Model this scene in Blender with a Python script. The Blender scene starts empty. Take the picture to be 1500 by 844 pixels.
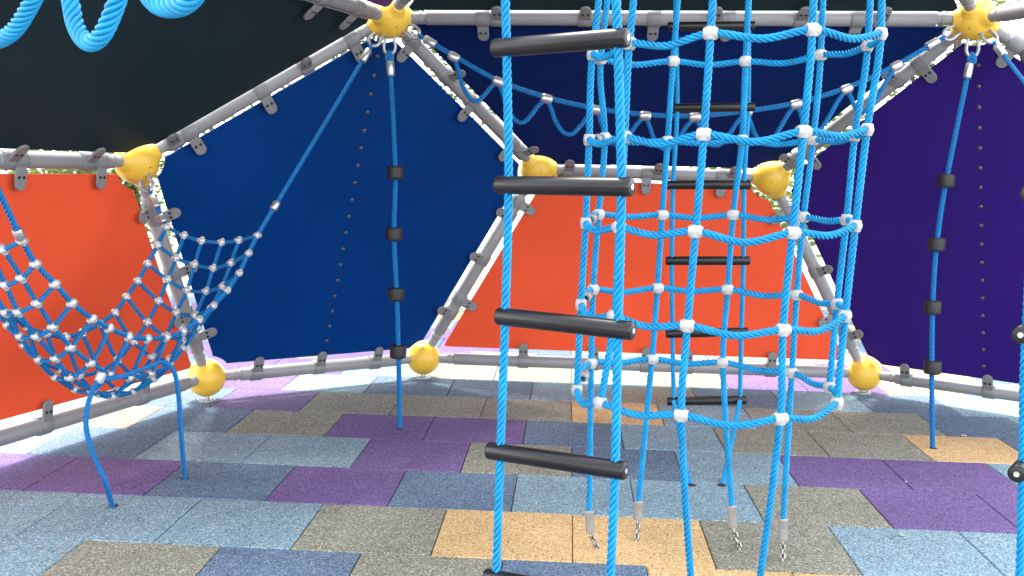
import bpy, math, random
import numpy as np
from mathutils import Matrix, Vector

R_ = math.radians
rng = random.Random(7)
nr = np.random.RandomState(11)
SC = bpy.context.scene
COL = SC.collection

# ------------------------------------------------------------------ camera
F_PX, PITCH, ROLL, YAW, CAM_H = 1510.9, 0.1186811, 0.0257373, -0.0529038, 1.3714
fw = np.array([math.sin(YAW)*math.cos(PITCH), math.cos(YAW)*math.cos(PITCH), -math.sin(PITCH)])
r0 = np.array([math.cos(YAW), -math.sin(YAW), 0.0]); u0 = np.cross(r0, fw)
rt = math.cos(ROLL)*r0 + math.sin(ROLL)*u0
up = -math.sin(ROLL)*r0 + math.cos(ROLL)*u0
CAM = np.array([0, 0, CAM_H])
cd = bpy.data.cameras.new("camera"); cam = bpy.data.objects.new("camera", cd); COL.objects.link(cam)
cd.sensor_width = 36; cd.lens = 36*F_PX/1500; cd.clip_start = 0.05; cd.clip_end = 600
m = Matrix.Identity(4)
for i in range(3):
    m[i][0], m[i][1], m[i][2], m[i][3] = rt[i], up[i], -fw[i], CAM[i]
cam.matrix_world = m
SC.camera = cam

# ------------------------------------------------------------------ light
SUN_EL, SUN_AZ = R_(66), R_(-28)          # azimuth from +Y towards +X
w = bpy.data.worlds.new("World"); SC.world = w; w.use_nodes = True
nt = w.node_tree; bg = nt.nodes["Background"]
sky = nt.nodes.new("ShaderNodeTexSky"); sky.sky_type = 'NISHITA'; sky.sun_disc = False
sky.sun_elevation = SUN_EL; sky.sun_rotation = SUN_AZ
sky.air_density = 1.0; sky.dust_density = 0.5; sky.ozone_density = 1.0
hz = nt.nodes.new("ShaderNodeHueSaturation"); hz.inputs['Saturation'].default_value = .22      # thin white cloud
nt.links.new(sky.outputs[0], hz.inputs['Color']); nt.links.new(hz.outputs[0], bg.inputs[0]); bg.inputs[1].default_value = 0.15
sd = bpy.data.lights.new("sun", 'SUN'); sd.energy = 1.1; sd.angle = R_(10); sd.color = (1, .95, .87)
so = bpy.data.objects.new("sun", sd); COL.objects.link(so)
sdir = Vector((math.sin(SUN_AZ)*math.cos(SUN_EL), math.cos(SUN_AZ)*math.cos(SUN_EL), math.sin(SUN_EL)))
so.rotation_euler = sdir.to_track_quat('Z', 'Y').to_euler()
so.location = (0, 0, 20)
SC.view_settings.view_transform = 'Standard'; SC.view_settings.look = 'None'
SC.view_settings.exposure = 2.9; SC.view_settings.gamma = 1
SC.cycles.max_bounces = 8; SC.cycles.diffuse_bounces = 5
SC.cycles.use_denoising = True

# ------------------------------------------------------------------ helpers
def V(*a): return np.array(a, float)
def nrm(v): v = np.asarray(v, float); return v/np.linalg.norm(v)
def ray(x, y): return fw + (x-750)/F_PX*rt - (y-422)/F_PX*up
def at(x, y, D): return CAM + ray(x, y)*D
def gz(x, y, z=0.0):
    d = ray(x, y); return CAM + d*((z-CAM_H)/d[2])
def proj(P):
    P = np.asarray(P)-CAM; z = P @ fw
    return V(750+F_PX*(P @ rt)/z, 422-F_PX*(P @ up)/z, z)

class MB:
    def __init__(s): s.v = []; s.f = []; s.m = []; s.n = 0
    def add(s, v, f, mi=0):
        v = np.asarray(v, float); s.v.append(v)
        for q in f: s.f.append([a+s.n for a in q])
        s.m += [mi]*len(f); s.n += len(v)
    def build(s, name, mats, parent=None, smooth=True, origin=None, sharp=None):
        me = bpy.data.meshes.new(name)
        v = np.concatenate(s.v)
        if origin is not None: v = v-np.asarray(origin)
        me.from_pydata(v.tolist(), [], s.f)
        mats = mats if isinstance(mats, (list, tuple)) else [mats]
        for q in mats: me.materials.append(q)
        if len(mats) > 1: me.polygons.foreach_set('material_index', s.m)
        if smooth: me.polygons.foreach_set('use_smooth', [True]*len(s.f))
        me.update()
        if sharp: me.set_sharp_from_angle(angle=R_(sharp))
        o = bpy.data.objects.new(name, me); COL.objects.link(o)
        if origin is not None: o.location = origin
        if parent is not None: attach(o, parent)
        return o

def attach(o, parent):
    o.parent = parent
    p = Vector((0, 0, 0)); q = parent
    p = world_loc(parent)
    o.location = Vector(o.location)-p
def world_loc(o):
    p = Vector(o.location)
    while o.parent: o = o.parent; p = p+Vector(o.location)
    return p
def tag(o, label=None, cat=None, group=None, kind=None):
    if label: o['label'] = label
    if cat: o['category'] = cat
    if group: o['group'] = group
    if kind: o['kind'] = kind
    return o
def thing(name, loc, label, cat, group=None):
    o = bpy.data.objects.new(name, None); COL.objects.link(o); o.location = loc
    o.empty_display_size = .1
    return tag(o, label, cat, group)

def frame(d, ref=(0, 0, 1)):
    d = nrm(d); ref = np.asarray(ref, float)
    if abs(d @ nrm(ref)) > .97: ref = V(1, 0, 0) if abs(d[0]) < .9 else V(0, 1, 0)
    a = nrm(np.cross(ref, d)); b = np.cross(d, a)
    return a, b, d
def grid_faces(n, k, close=True):
    f = []
    for i in range(n-1):
        for j in range(k if close else k-1):
            j2 = (j+1) % k
            f.append((i*k+j, i*k+j2, (i+1)*k+j2, (i+1)*k+j))
    return f
def lathe(mb, p, d, prof, k=16, mi=0, ref=(0, 0, 1)):
    """prof: (distance along d, radius) pairs; radius 0 allowed at the ends"""
    a, b, d = frame(d, ref); p = np.asarray(p, float)
    th = np.arange(k)*2*math.pi/k
    cs = np.cos(th)[:, None]*a+np.sin(th)[:, None]*b
    v = np.concatenate([p+d*t+cs*max(r, 1e-5) for t, r in prof])
    mb.add(v, grid_faces(len(prof), k), mi)
def cyl(mb, p, q, r, k=12, bev=0.0, mi=0):
    p = np.asarray(p, float); q = np.asarray(q, float); L = np.linalg.norm(q-p)
    bev = min(bev, r*.6, L*.4)
    pr = [(0, 0), (0, r-bev)]
    if bev > 0: pr += [(bev*.3, r-bev*.3), (bev, r), (L-bev, r), (L-bev*.3, r-bev*.3)]
    else: pr += [(0, r), (L, r)]
    pr += [(L, r-bev), (L, 0)]
    lathe(mb, p, q-p, pr, k, mi)
def sphere(mb, c, r, k=16, n=10, mi=0, d=(0, 0, 1), sx=1.0):
    t = np.linspace(0, math.pi, n)
    lathe(mb, np.asarray(c, float), d, [(-math.cos(x)*r*sx, math.sin(x)*r) for x in t], k, mi)
def smooth_path(P, step, closed=False):
    P = [np.asarray(p, float) for p in P]
    n = len(P)
    if n == 2: D = np.linspace(0, 1, 30)[:, None]*(P[1]-P[0])+P[0]
    else:
        out = []
        m_ = n if closed else n-1
        for i in range(m_):
            p1, p2 = P[i], P[(i+1) % n]
            p0_ = P[i-1] if (closed or i > 0) else 2*p1-p2
            p3 = P[(i+2) % n] if (closed or i+2 < n) else 2*p2-p1
            # centripetal-ish: scale tangents to the segment
            l = np.linalg.norm(p2-p1)+1e-9
            t1 = (p2-p0_)/(np.linalg.norm(p2-p1)+np.linalg.norm(p1-p0_)+1e-9)*l
            t2 = (p3-p1)/(np.linalg.norm(p3-p2)+np.linalg.norm(p2-p1)+1e-9)*l
            for t in np.linspace(0, 1, 14, endpoint=False):
                out.append((2*t**3-3*t*t+1)*p1+(t**3-2*t*t+t)*t1+(-2*t**3+3*t*t)*p2+(t**3-t*t)*t2)
        out.append(P[0] if closed else P[-1]); D = np.array(out)
    s = np.concatenate([[0], np.cumsum(np.linalg.norm(np.diff(D, axis=0), axis=1))])
    k = max(3, int(s[-1]/step)+1)
    q = np.linspace(0, s[-1], k)
    return np.stack([np.interp(q, s, D[:, i]) for i in range(3)], 1)
def sweep(mb, path, r, lobes=0, pitch=.115, k=12, mi=0, cap=True, depth=.36, taper=None):
    n = len(path)
    T = np.gradient(path, axis=0); T /= np.linalg.norm(T, axis=1)[:, None]+1e-12
    a, b, _ = frame(T[0]); A = [a]
    for i in range(1, n):
        a = A[-1]-T[i]*(A[-1] @ T[i]); A.append(a/np.linalg.norm(a))
    A = np.array(A); B = np.cross(T, A)
    if lobes:
        w_ = np.radians(np.array([-30, -26, -18, -7, 7, 18, 26])*6/lobes); k = lobes*len(w_)
        sn = math.sin(math.pi/lobes); rho = sn/(1+sn); dd_ = 1-rho
        th = ((np.arange(lobes)*2*math.pi/lobes)[:, None]+w_[None, :]).ravel()
        pat = np.tile(dd_*np.cos(w_)+np.sqrt(np.maximum(rho**2-(dd_*np.sin(w_))**2, 0)), lobes)
    else:
        th = np.arange(k)*2*math.pi/k; pat = np.ones(k)
    s = np.concatenate([[0], np.cumsum(np.linalg.norm(np.diff(path, axis=0), axis=1))])
    tw = 2*math.pi*s/pitch if lobes else s*0
    ang = th[None, :]+tw[:, None]
    rr = r*pat[None, :]*(np.ones(n) if taper is None else np.asarray(taper))[:, None]
    v = path[:, None, :]+(np.cos(ang)*rr)[:, :, None]*A[:, None, :]+(np.sin(ang)*rr)[:, :, None]*B[:, None, :]
    v = v.reshape(-1, 3)
    f = grid_faces(n, k)
    if cap:
        v = np.concatenate([v, path[:1]-T[0]*r*.1, path[-1:]+T[-1]*r*.1]); e = n*k
        for j in range(k):
            f.append((e, (j+1) % k, j)); f.append((e+1, (n-1)*k+j, (n-1)*k+(j+1) % k))
    mb.add(v, f, mi)
def rope(mb, P, r, step=.007, closed=False, lobes=4, lay=6.8):
    sweep(mb, smooth_path(P, step*.8, closed), r*1.10, lobes=lobes, pitch=r*lay)
def tube(mb, P, r, k=10, step=.008, mi=0):
    sweep(mb, smooth_path(P, step), r, k=k, mi=mi)

# ------------------------------------------------------------------ materials
def mat(name, col, rough=.5, metal=0.0, noise=None, bump=None, spec=.5, trans=None, coat=0.0):
    """noise = (scale, amount): gentle colour variation; bump = (scale, strength, distance)"""
    mt = bpy.data.materials.new(name); mt.use_nodes = True
    t = mt.node_tree; b = t.nodes['Principled BSDF']
    b.inputs['Roughness'].default_value = rough; b.inputs['Metallic'].default_value = metal
    b.inputs['Specular IOR Level'].default_value = spec
    b.inputs['Coat Weight'].default_value = coat
    if trans: b.inputs['Transmission Weight'].default_value = trans
    c = (*col, 1)
    tc = t.nodes.new('ShaderNodeTexCoord')
    if noise:
        nz = t.nodes.new('ShaderNodeTexNoise'); nz.inputs['Scale'].default_value = noise[0]; nz.inputs['Detail'].default_value = 5
        t.links.new(tc.outputs['Object'], nz.inputs['Vector'])
        mr = t.nodes.new('ShaderNodeMapRange'); mr.inputs['From Min'].default_value = .25; mr.inputs['From Max'].default_value = .75
        mr.inputs['To Min'].default_value = 1-noise[1]; mr.inputs['To Max'].default_value = 1+noise[1]
        t.links.new(nz.outputs['Fac'], mr.inputs['Value'])
        mx = t.nodes.new('ShaderNodeMix'); mx.data_type = 'RGBA'; mx.blend_type = 'MULTIPLY'; mx.inputs[0].default_value = 1
        mx.inputs[6].default_value = c; t.links.new(mr.outputs[0], mx.inputs[7])
        t.links.new(mx.outputs[2], b.inputs['Base Color'])
        mr2 = t.nodes.new('ShaderNodeMapRange'); mr2.inputs['To Min'].default_value = max(0, rough-.1); mr2.inputs['To Max'].default_value = min(1, rough+.1)
        t.links.new(nz.outputs['Fac'], mr2.inputs['Value']); t.links.new(mr2.outputs[0], b.inputs['Roughness'])
    else: b.inputs['Base Color'].default_value = c
    if bump:
        n2 = t.nodes.new('ShaderNodeTexNoise'); n2.inputs['Scale'].default_value = bump[0]; n2.inputs['Detail'].default_value = 3
        t.links.new(tc.outputs['Object'], n2.inputs['Vector'])
        bp = t.nodes.new('ShaderNodeBump'); bp.inputs['Strength'].default_value = bump[1]; bp.inputs['Distance'].default_value = bump[2]
        t.links.new(n2.outputs['Fac'], bp.inputs['Height']); t.links.new(bp.outputs[0], b.inputs['Normal'])
    return mt

M = {}
M['rope'] = mat('blue_rope', (.001, .235, .49), .42, noise=(22, .22), bump=(900, .3, .001), spec=.35)
M['shaded_rope'] = mat('shaded_blue_rope', (.003, .135, .36), .55, noise=(60, .18), bump=(900, .3, .001), spec=.3)  # darker copy of the rope blue, weaker light deeper inside put into the colour
M['pipe'] = mat('grey_powder_coat', (.24, .235, .24), .42, noise=(9, .06), bump=(260, .06, .001))
M['clamp'] = mat('grey_clamp', (.185, .185, .19), .42, noise=(30, .1), bump=(300, .1, .001))
M['bolt'] = mat('dark_bolt', (.03, .03, .035), .4, metal=.5)
M['ball'] = mat('yellow_ball', (.72, .435, .045), .36, noise=(7, .03), bump=(120, .05, .001), spec=.45)
M['white'] = mat('white_plastic', (.42, .405, .395), .42, noise=(90, .14))
M['netball'] = mat('dull_aluminium_ball', (.52, .51, .50), .38, metal=.35, noise=(60, .15))
M['steel'] = mat('brushed_steel', (.55, .54, .53), .36, metal=.85, noise=(60, .12))
M['galv'] = mat('galvanised_steel', (.42, .43, .44), .45, metal=.7, noise=(80, .15))
M['rung'] = mat('black_rubber_rung', (.008, .007, .008), .34, noise=(25, .15), bump=(400, .12, .001), spec=.4)
M['disc'] = mat('black_rubber', (.012, .012, .013), .55, noise=(25, .2))
M['chain'] = mat('dull_chain_steel', (.30, .28, .26), .25, metal=.9, noise=(80, .2))
M['panel_bolt'] = mat('panel_bolt', (.10, .10, .11), .35, metal=.5)
M['sleeve'] = mat('clear_grey_sleeve', (.26, .25, .24), .25, noise=(40, .1))
PANEL = dict(
    blue=(.0004, .030, .152), navy=(.002, .014, .088), purple=(.027, .010, .142), orange=(.69, .080, .030),
    dark=(.012, .025, .030), violet=(.10, .03, .16))
for k_, c_ in PANEL.items():
    M['p_'+k_] = mat('panel_'+k_, c_, .5, noise=(1.6, .10), bump=(380, .10, .001), spec=.08)

# rubber granulate tiles
def tile_mat(name, c1, c2, c3):
    mt = bpy.data.materials.new(name); mt.use_nodes = True
    t = mt.node_tree; b = t.nodes['Principled BSDF']; b.inputs['Roughness'].default_value = .85
    b.inputs['Specular IOR Level'].default_value = .25
    tc = t.nodes.new('ShaderNodeTexCoord')
    vo = t.nodes.new('ShaderNodeTexVoronoi'); vo.inputs['Scale'].default_value = 195
    t.links.new(tc.outputs['Object'], vo.inputs['Vector'])
    sp = t.nodes.new('ShaderNodeSeparateColor'); t.links.new(vo.outputs['Color'], sp.inputs[0])
    cr = t.nodes.new('ShaderNodeValToRGB'); cr.color_ramp.interpolation = 'CONSTANT'
    e = cr.color_ramp.elements; e[0].position = 0; e[0].color = (*c1, 1); e[1].position = .5; e[1].color = (*c2, 1)
    x = e.new(.76); x.color = (*c3, 1)
    x = e.new(.91); x.color = (*[q*.45 for q in c1], 1)
    t.links.new(sp.outputs[0], cr.inputs[0])
    nz = t.nodes.new('ShaderNodeTexNoise'); nz.inputs['Scale'].default_value = 2.1; nz.inputs['Detail'].default_value = 7; nz.inputs['Roughness'].default_value = .65
    t.links.new(tc.outputs['Object'], nz.inputs['Vector'])
    mr = t.nodes.new('ShaderNodeMapRange'); mr.inputs['From Min'].default_value = .3; mr.inputs['From Max'].default_value = .7
    mr.inputs['To Min'].default_value = .86; mr.inputs['To Max'].default_value = 1.12
    t.links.new(nz.outputs['Fac'], mr.inputs['Value'])
    mx = t.nodes.new('ShaderNodeMix'); mx.data_type = 'RGBA'; mx.blend_type = 'MULTIPLY'; mx.inputs[0].default_value = 1
    t.links.new(cr.outputs[0], mx.inputs[6]); t.links.new(mr.outputs[0], mx.inputs[7])
    # scuffs: paler dusty streaks
    n3 = t.nodes.new('ShaderNodeTexNoise'); n3.inputs['Scale'].default_value = 5; n3.inputs['Detail'].default_value = 9; n3.inputs['Roughness'].default_value = .75
    mp = t.nodes.new('ShaderNodeMapping'); mp.inputs['Scale'].default_value = (.7, 2.2, 1); mp.inputs['Rotation'].default_value = (0, 0, .5)
    t.links.new(tc.outputs['Object'], mp.inputs[0]); t.links.new(mp.outputs[0], n3.inputs['Vector'])
    m3 = t.nodes.new('ShaderNodeMapRange'); m3.inputs['From Min'].default_value = .60; m3.inputs['From Max'].default_value = .78
    m3.inputs['To Max'].default_value = .35
    t.links.new(n3.outputs['Fac'], m3.inputs['Value'])
    m4 = t.nodes.new('ShaderNodeMix'); m4.data_type = 'RGBA'; t.links.new(m3.outputs[0], m4.inputs[0])
    t.links.new(mx.outputs[2], m4.inputs[6]); m4.inputs[7].default_value = (.33, .33, .33, 1)
    t.links.new(m4.outputs[2], b.inputs['Base Color'])
    bp = t.nodes.new('ShaderNodeBump'); bp.inputs['Strength'].default_value = .55; bp.inputs['Distance'].default_value = .002
    t.links.new(vo.outputs['Distance'], bp.inputs['Height']); bp.invert = True
    t.links.new(bp.outputs[0], b.inputs['Normal'])
    return mt
TM = [tile_mat('tile_purple', (.125, .075, .205), (.175, .11, .275), (.215, .155, .30)),
      tile_mat('tile_tan', (.53, .335, .145), (.66, .44, .21), (.72, .52, .29)),
      tile_mat('tile_olive', (.19, .185, .145), (.27, .265, .205), (.42, .41, .31)),
      tile_mat('tile_light_blue', (.155, .245, .295), (.225, .345, .395), (.39, .475, .49)),
      tile_mat('tile_slate_blue', (.082, .13, .20), (.127, .185, .265), (.225, .285, .34)),
      mat('tile_gap', (.03, .03, .03), .9)]
CODE = dict(P=0, T=1, O=2, B=3, N=4)

# ------------------------------------------------------------------ floor and ground
gm = bpy.data.materials.new('ground_paving'); gm.use_nodes = True
t = gm.node_tree; b = t.nodes['Principled BSDF']; b.inputs['Roughness'].default_value = .9
nz = t.nodes.new('ShaderNodeTexNoise'); nz.inputs['Scale'].default_value = 3; nz.inputs['Detail'].default_value = 8
cr = t.nodes.new('ShaderNodeValToRGB'); cr.color_ramp.elements[0].color = (.20, .22, .17, 1); cr.color_ramp.elements[1].color = (.36, .35, .30, 1)
tc = t.nodes.new('ShaderNodeTexCoord'); t.links.new(tc.outputs['Object'], nz.inputs['Vector'])
t.links.new(nz.outputs['Fac'], cr.inputs[0]); t.links.new(cr.outputs[0], b.inputs['Base Color'])
g = MB(); g.add([(-250, -250, -.035), (250, -250, -.035), (250, 250, -.035), (-250, 250, -.035)], [(0, 1, 2, 3)])
tag(g.build('ground', gm, smooth=False), kind='structure')

rows = {  # read off the photograph: tile row -> (first index, colours)
    -2: (-5, 'PPBOOBOPPTB'), -1: (-6, 'BPBNNBONBNBB'), 0: (-7, 'BBNPOOOTBOONB'),
    1: (-7, 'BONOPPNBOOTN'), 2: (-6, 'BNBBPONBPPB'), 3: (-6, 'PPNPNBBOPPB'),
    4: (-5, 'BBBOTTOBB'), 5: (-5, 'BONONTTBB')}
fl = MB(); T_ = .5; gap = .0016; bev = .004
fl.add([(-6.2, -3.5, -.012), (7.2, -3.5, -.012), (7.2, 10.5, -.012), (-6.2, 10.5, -.012)], [(0, 1, 2, 3)], 5)
for k in range(-9, 12):
    off = .104 if k % 2 == 0 else .617
    y1 = 3.472+.5*(5-k); y0 = y1-.5
    for i in range(-12, 13):
        x0 = (i+off)*T_; x1 = x0+T_
        st = rows.get(k)
        c = None
        if st and 0 <= i-st[0] < len(st[1]): c = CODE[st[1][i-st[0]]]
        if c is None: c = rng.choice([0, 1, 2, 2, 3, 3, 4, 4])
        z = [rng.uniform(-.0012, .0012) for _ in range(4)]
        a0, a1, b0, b1 = x0+gap, x1-gap, y0+gap, y1-gap
        v = [(a0+bev, b0+bev, z[0]), (a1-bev, b0+bev, z[1]), (a1-bev, b1-bev, z[2]), (a0+bev, b1-bev, z[3]),
             (a0, b0, z[0]-.004), (a1, b0, z[1]-.004), (a1, b1, z[2]-.004), (a0, b1, z[3]-.004),
             (a0, b0, -.014), (a1, b0, -.014), (a1, b1, -.014), (a0, b1, -.014)]
        f = [(0, 1, 2, 3)]
        for q in range(4):
            w_ = (q+1) % 4
            f += [(4+q, 4+w_, w_, q), (8+q, 8+w_, 4+w_, 4+q)]
        fl.add(v, f, c)
tag(fl.build('rubber_floor', TM, smooth=False), kind='structure')

# ------------------------------------------------------------------ dome nodes (five-fold)
CX, CY, ROT = .539, 3.366, -.010
def pol(a, r, z): a = R_(a)+ROT; return V(CX+r*math.sin(a), CY+r*math.cos(a), z)
RD, ZD, RE, AE, ZE, RC, AC, ZC = 2.516, 2.13, 3.079, 13.377, 1.342, 3.419, 24.073, .128
ND = {'T': V(CX, CY, 3.27)}
for s in range(5):       # side s is centred on angle 72*s ; D s is its left upper corner
    c = 72*s
    ND['D%d' % s] = pol(c-36, RD, ZD)
    ND['El%d' % s] = pol(c-AE, RE, ZE); ND['Er%d' % s] = pol(c+AE, RE, ZE)
    ND['Cl%d' % s] = pol(c-AC, RC, ZC); ND['Cr%d' % s] = pol(c+AC, RC, ZC)
def snap(k, x, y):       # nudge a joint onto where the photograph shows it, at its own distance
    ND[k] = at(x, y, proj(ND[k])[2])
snap('D0', 569, 26); snap('D1', 1429, 28); snap('El0', 787, 247); snap('Er0', 1131, 261)
snap('Cl0', 620, 524); snap('Cr0', 1266, 547); snap('Er4', 200, 237); snap('Cr4', 302, 553)
CEN = V(CX, CY, .6)

frame_o = thing('climbing_dome_frame', (CX, CY, 0), 'climbing dome frame of pale grey pipes joined by yellow ball connectors on the rubber floor', 'dome frame')
BALL_R, PIPE_R = .108, .0375
PIPES = []
for q in range(5):
    n1 = (q+1) % 5; pv = (q-1) % 5
    PIPES += [('D%d' % q, 'D%d' % n1), ('T', 'D%d' % q), ('D%d' % q, 'El%d' % q), ('D%d' % q, 'Er%d' % pv), ('El%d' % q, 'Er%d' % q),
              ('El%d' % q, 'Cl%d' % q), ('Er%d' % q, 'Cr%d' % q), ('Cl%d' % q, 'Cr%d' % q), ('Cr%d' % pv, 'Cl%d' % q)]
def ball(k):
    mb = MB(); p = ND[k]
    sphere(mb, p, BALL_R, 32, 20)
    for a_, b_ in PIPES:           # the casting flares where a pipe enters
        if k in (a_, b_) and k[0] != 'C':
            d = nrm(ND[b_ if k == a_ else a_]-p)
            lathe(mb, p+d*.05, d, [(0, .09), (.03, .070), (.046, .053), (.058, .045), (.068, .041), (.071, .038), (.071, .02)], 24)
    o = mb.build('ball_joint', M['ball'], frame_o, origin=p, sharp=60)
    if k[0] == 'C':
        f_ = MB(); lathe(f_, V(p[0], p[1], 0), (0, 0, 1), [(.0, 0), (.0, .05), (.008, .05), (.012, .02), (.06, .018)], 16)
        # small foot plate with bolt heads
        for a in range(4):
            ang = a*math.pi/2+.4
            cyl(f_, (p[0]+.036*math.cos(ang), p[1]+.036*math.sin(ang), .007), (p[0]+.036*math.cos(ang), p[1]+.036*math.sin(ang), .016), .007, 6)
        f_.build('foot', M['galv'], o, sharp=35)
    else:
        # drain hole plug facing the inside
        d = nrm(CEN-p); h_ = MB(); cyl(h_, p+d*(BALL_R-.002), p+d*(BALL_R+.0012), .0035, 8)
        h_.build('plug', M['bolt'], o)
    return o
for k in ND: ball(k)

PANELS = {}   # name -> node loop
PANELS['blue'] = ['D0', 'Er4', 'Cr4', 'Cl0', 'El0']
PANELS['orange_centre'] = ['El0', 'Cl0', 'Cr0', 'Er0']
PANELS['navy'] = ['D0', 'El0', 'Er0', 'D1']
PANELS['purple'] = ['D1', 'Er0', 'Cr0', 'Cl1', 'El1']
PANELS['orange_left'] = ['El4', 'Cl4', 'Cr4', 'Er4']
PANELS['dark_left'] = ['D4', 'El4', 'Er4', 'D0']
PANELS['roof_back'] = ['T', 'D0', 'D1']
PANELS['roof_left'] = ['T', 'D4', 'D0']
def plane_of(P):
    P = np.array(P); c = P.mean(0); _, _, vt = np.linalg.svd(P-c); n = vt[2]
    if n @ (CEN-c) < 0: n = -n
    return c, n           # n looks into the dome
PC = {k: plane_of([ND[q] for q in v]) for k, v in PANELS.items()}

def near_t(A, B, x, y):
    best = None
    for t_ in np.linspace(0.02, .98, 481):
        p = proj(A+(B-A)*t_); d = (p[0]-x)**2+(p[1]-y)**2
        if best is None or d < best[0]: best = (d, t_)
    return best[1]
CL = {  # clamps: pipe -> list of (pixel x, pixel y, panel)
    ('D0', 'D1'): [(730, 22, 'roof_back'), (857, 25, 'roof_back'), (1045, 28, 'roof_back'), (1172, 30, 'roof_back'), (1288, 32, 'roof_back'),
                   (707, 24, 'navy'), (880, 25, 'navy'), (957, 28, 'navy'), (1066, 28, 'navy'), (1255, 32, 'navy')],
    ('Er4', 'El4'): [(122, 226, 'dark_left'), (8, 222, 'dark_left'), (143, 228, 'orange_left'), (24, 222, 'orange_left')],
    ('Er4', 'D0'): [(252, 201, 'dark_left'), (446, 94, 'dark_left'), (275, 190, 'blue'), (381, 130, 'blue'), (513, 56, 'blue')],
    ('D0', 'El0'): [(601, 62, 'blue'), (654, 112, 'navy'), (688, 152, 'blue'), (762, 222, 'navy'), (746, 212, 'blue')],
    ('El0', 'Cl0'): [(758, 296, 'orange_centre'), (745, 315, 'blue'), (708, 380, 'blue'), (672, 436, 'orange_centre'), (662, 458, 'blue')],
    ('El0', 'Er0'): [(834, 250, 'navy'), (963, 254, 'navy'), (1072, 258, 'navy'), (947, 254, 'orange_centre'), (1056, 257, 'orange_centre')],
    ('Cl0', 'Cr0'): [(766, 526, 'orange_centre'), (869, 530, 'orange_centre'), (945, 533, 'orange_centre'), (1006, 535, 'orange_centre'), (1129, 540, 'orange_centre')],
    ('Cr4', 'Cl0'): [(374, 543, 'blue'), (465, 532, 'blue'), (548, 526, 'blue')],
    ('Cl4', 'Cr4'): [(205, 578, 'orange_left'), (60, 616, 'orange_left')],
    ('Er4', 'Cr4'): [(224, 302, 'orange_left'), (231, 316, 'blue'), (258, 397, 'blue'), (272, 455, 'orange_left'), (284, 492, 'blue')],
    ('Er0', 'D1'): [(1164, 232, 'navy'), (1184, 222, 'purple'), (1318, 116, 'navy'), (1350, 92, 'purple')],
    ('Er0', 'Cr0'): [(1152, 312, 'orange_centre'), (1193, 398, 'purple'), (1224, 462, 'orange_centre'), (1240, 490, 'purple')],
    ('Cr0', 'Cl1'): [(1329, 556, 'purple'), (1449, 572, 'purple')],
    ('D1', 'El1'): [(1482, 75, 'purple')],
    ('D4', 'D0'): [(520, 12, 'dark_left'), (470, -8, 'dark_left'), (440, -20, 'roof_left')],
}
def clamp(pipe_o, A, B, t_, pan):
    p = A+(B-A)*t_; d = nrm(B-A)
    c, n = PC[pan]
    e = c-p; e = e-d*(e @ d); e = e-n*(e @ n); e = nrm(e)      # towards the panel
    n = nrm(np.cross(d, e)); n = n if n @ (CEN-p) > 0 else -n
    mb = MB()
    L = .034
    lathe(mb, p-d*L, d, [(0, PIPE_R), (0, .0425), (.004, .0445), (2*L-.004, .0445), (2*L, .0425), (2*L, PIPE_R)], 24)
    # tongue: rounded paddle
    wd, ln, th = .029, .128, .011
    prof = [(-wd, .02), (-wd, ln-wd)]
    for a in np.linspace(math.pi, 0, 11)[1:-1]: prof.append((wd*math.cos(a), ln-wd+wd*math.sin(a)))
    prof += [(wd, ln-wd), (wd, .02)]
    prof = np.array(prof); k = len(prof)
    off = .024
    vs = []
    for z, s in ((off, 1), (off+th-.003, 1), (off+th, .9)):
        cpt = prof.mean(0)
        q = cpt+(prof-cpt)*s
        vs.append(p+q[:, :1]*d+q[:, 1:]*e+n*z)
    v = np.concatenate(vs)
    f = grid_faces(3, k)+[tuple(range(2*k, 3*k))]+[tuple(range(k-1, -1, -1))]
    mb.add(v, f)
    # raised root where tongue leaves the sleeve
    o = mb.build('clamp', [M['clamp'], M['pipe']] if False else M['clamp'], pipe_o, origin=p, sharp=40)
    hb = MB()
    for s in (-1, 1):
        q = p+d*s*.0125+e*.072+n*(off+th)
        cyl(hb, q-n*.002, q+n*.0016, .0075, 10)
    hb.build('bolt', M['bolt'], o, sharp=40)
def pipe(a, b_):
    A, B = ND[a], ND[b_]; d = nrm(B-A); L = np.linalg.norm(B-A)
    mb = MB(); s = BALL_R
    lathe(mb, A, d, [(s-.012, .029), (s+.055, .029), (s+.055, .033), (s+.060, .0345), (s+.066, .033), (s+.066, .029),
                     (s+.085, .029), (s+.088, PIPE_R-.003), (s+.093, PIPE_R), (L-s-.093, PIPE_R), (L-s-.088, PIPE_R-.003), (L-s-.085, .029),
                     (L-s-.066, .029), (L-s-.066, .033), (L-s-.060, .0345), (L-s-.055, .033), (L-s-.055, .029), (L-s+.012, .029)], 24)
    o = mb.build('pipe', M['pipe'], frame_o, origin=A, sharp=40)
    for (x, y, pan) in CL.get((a, b_), CL.get((b_, a), [])):
        clamp(o, A, B, near_t(A, B, x, y), pan)
for a_, b_ in PIPES: pipe(a_, b_)

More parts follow.
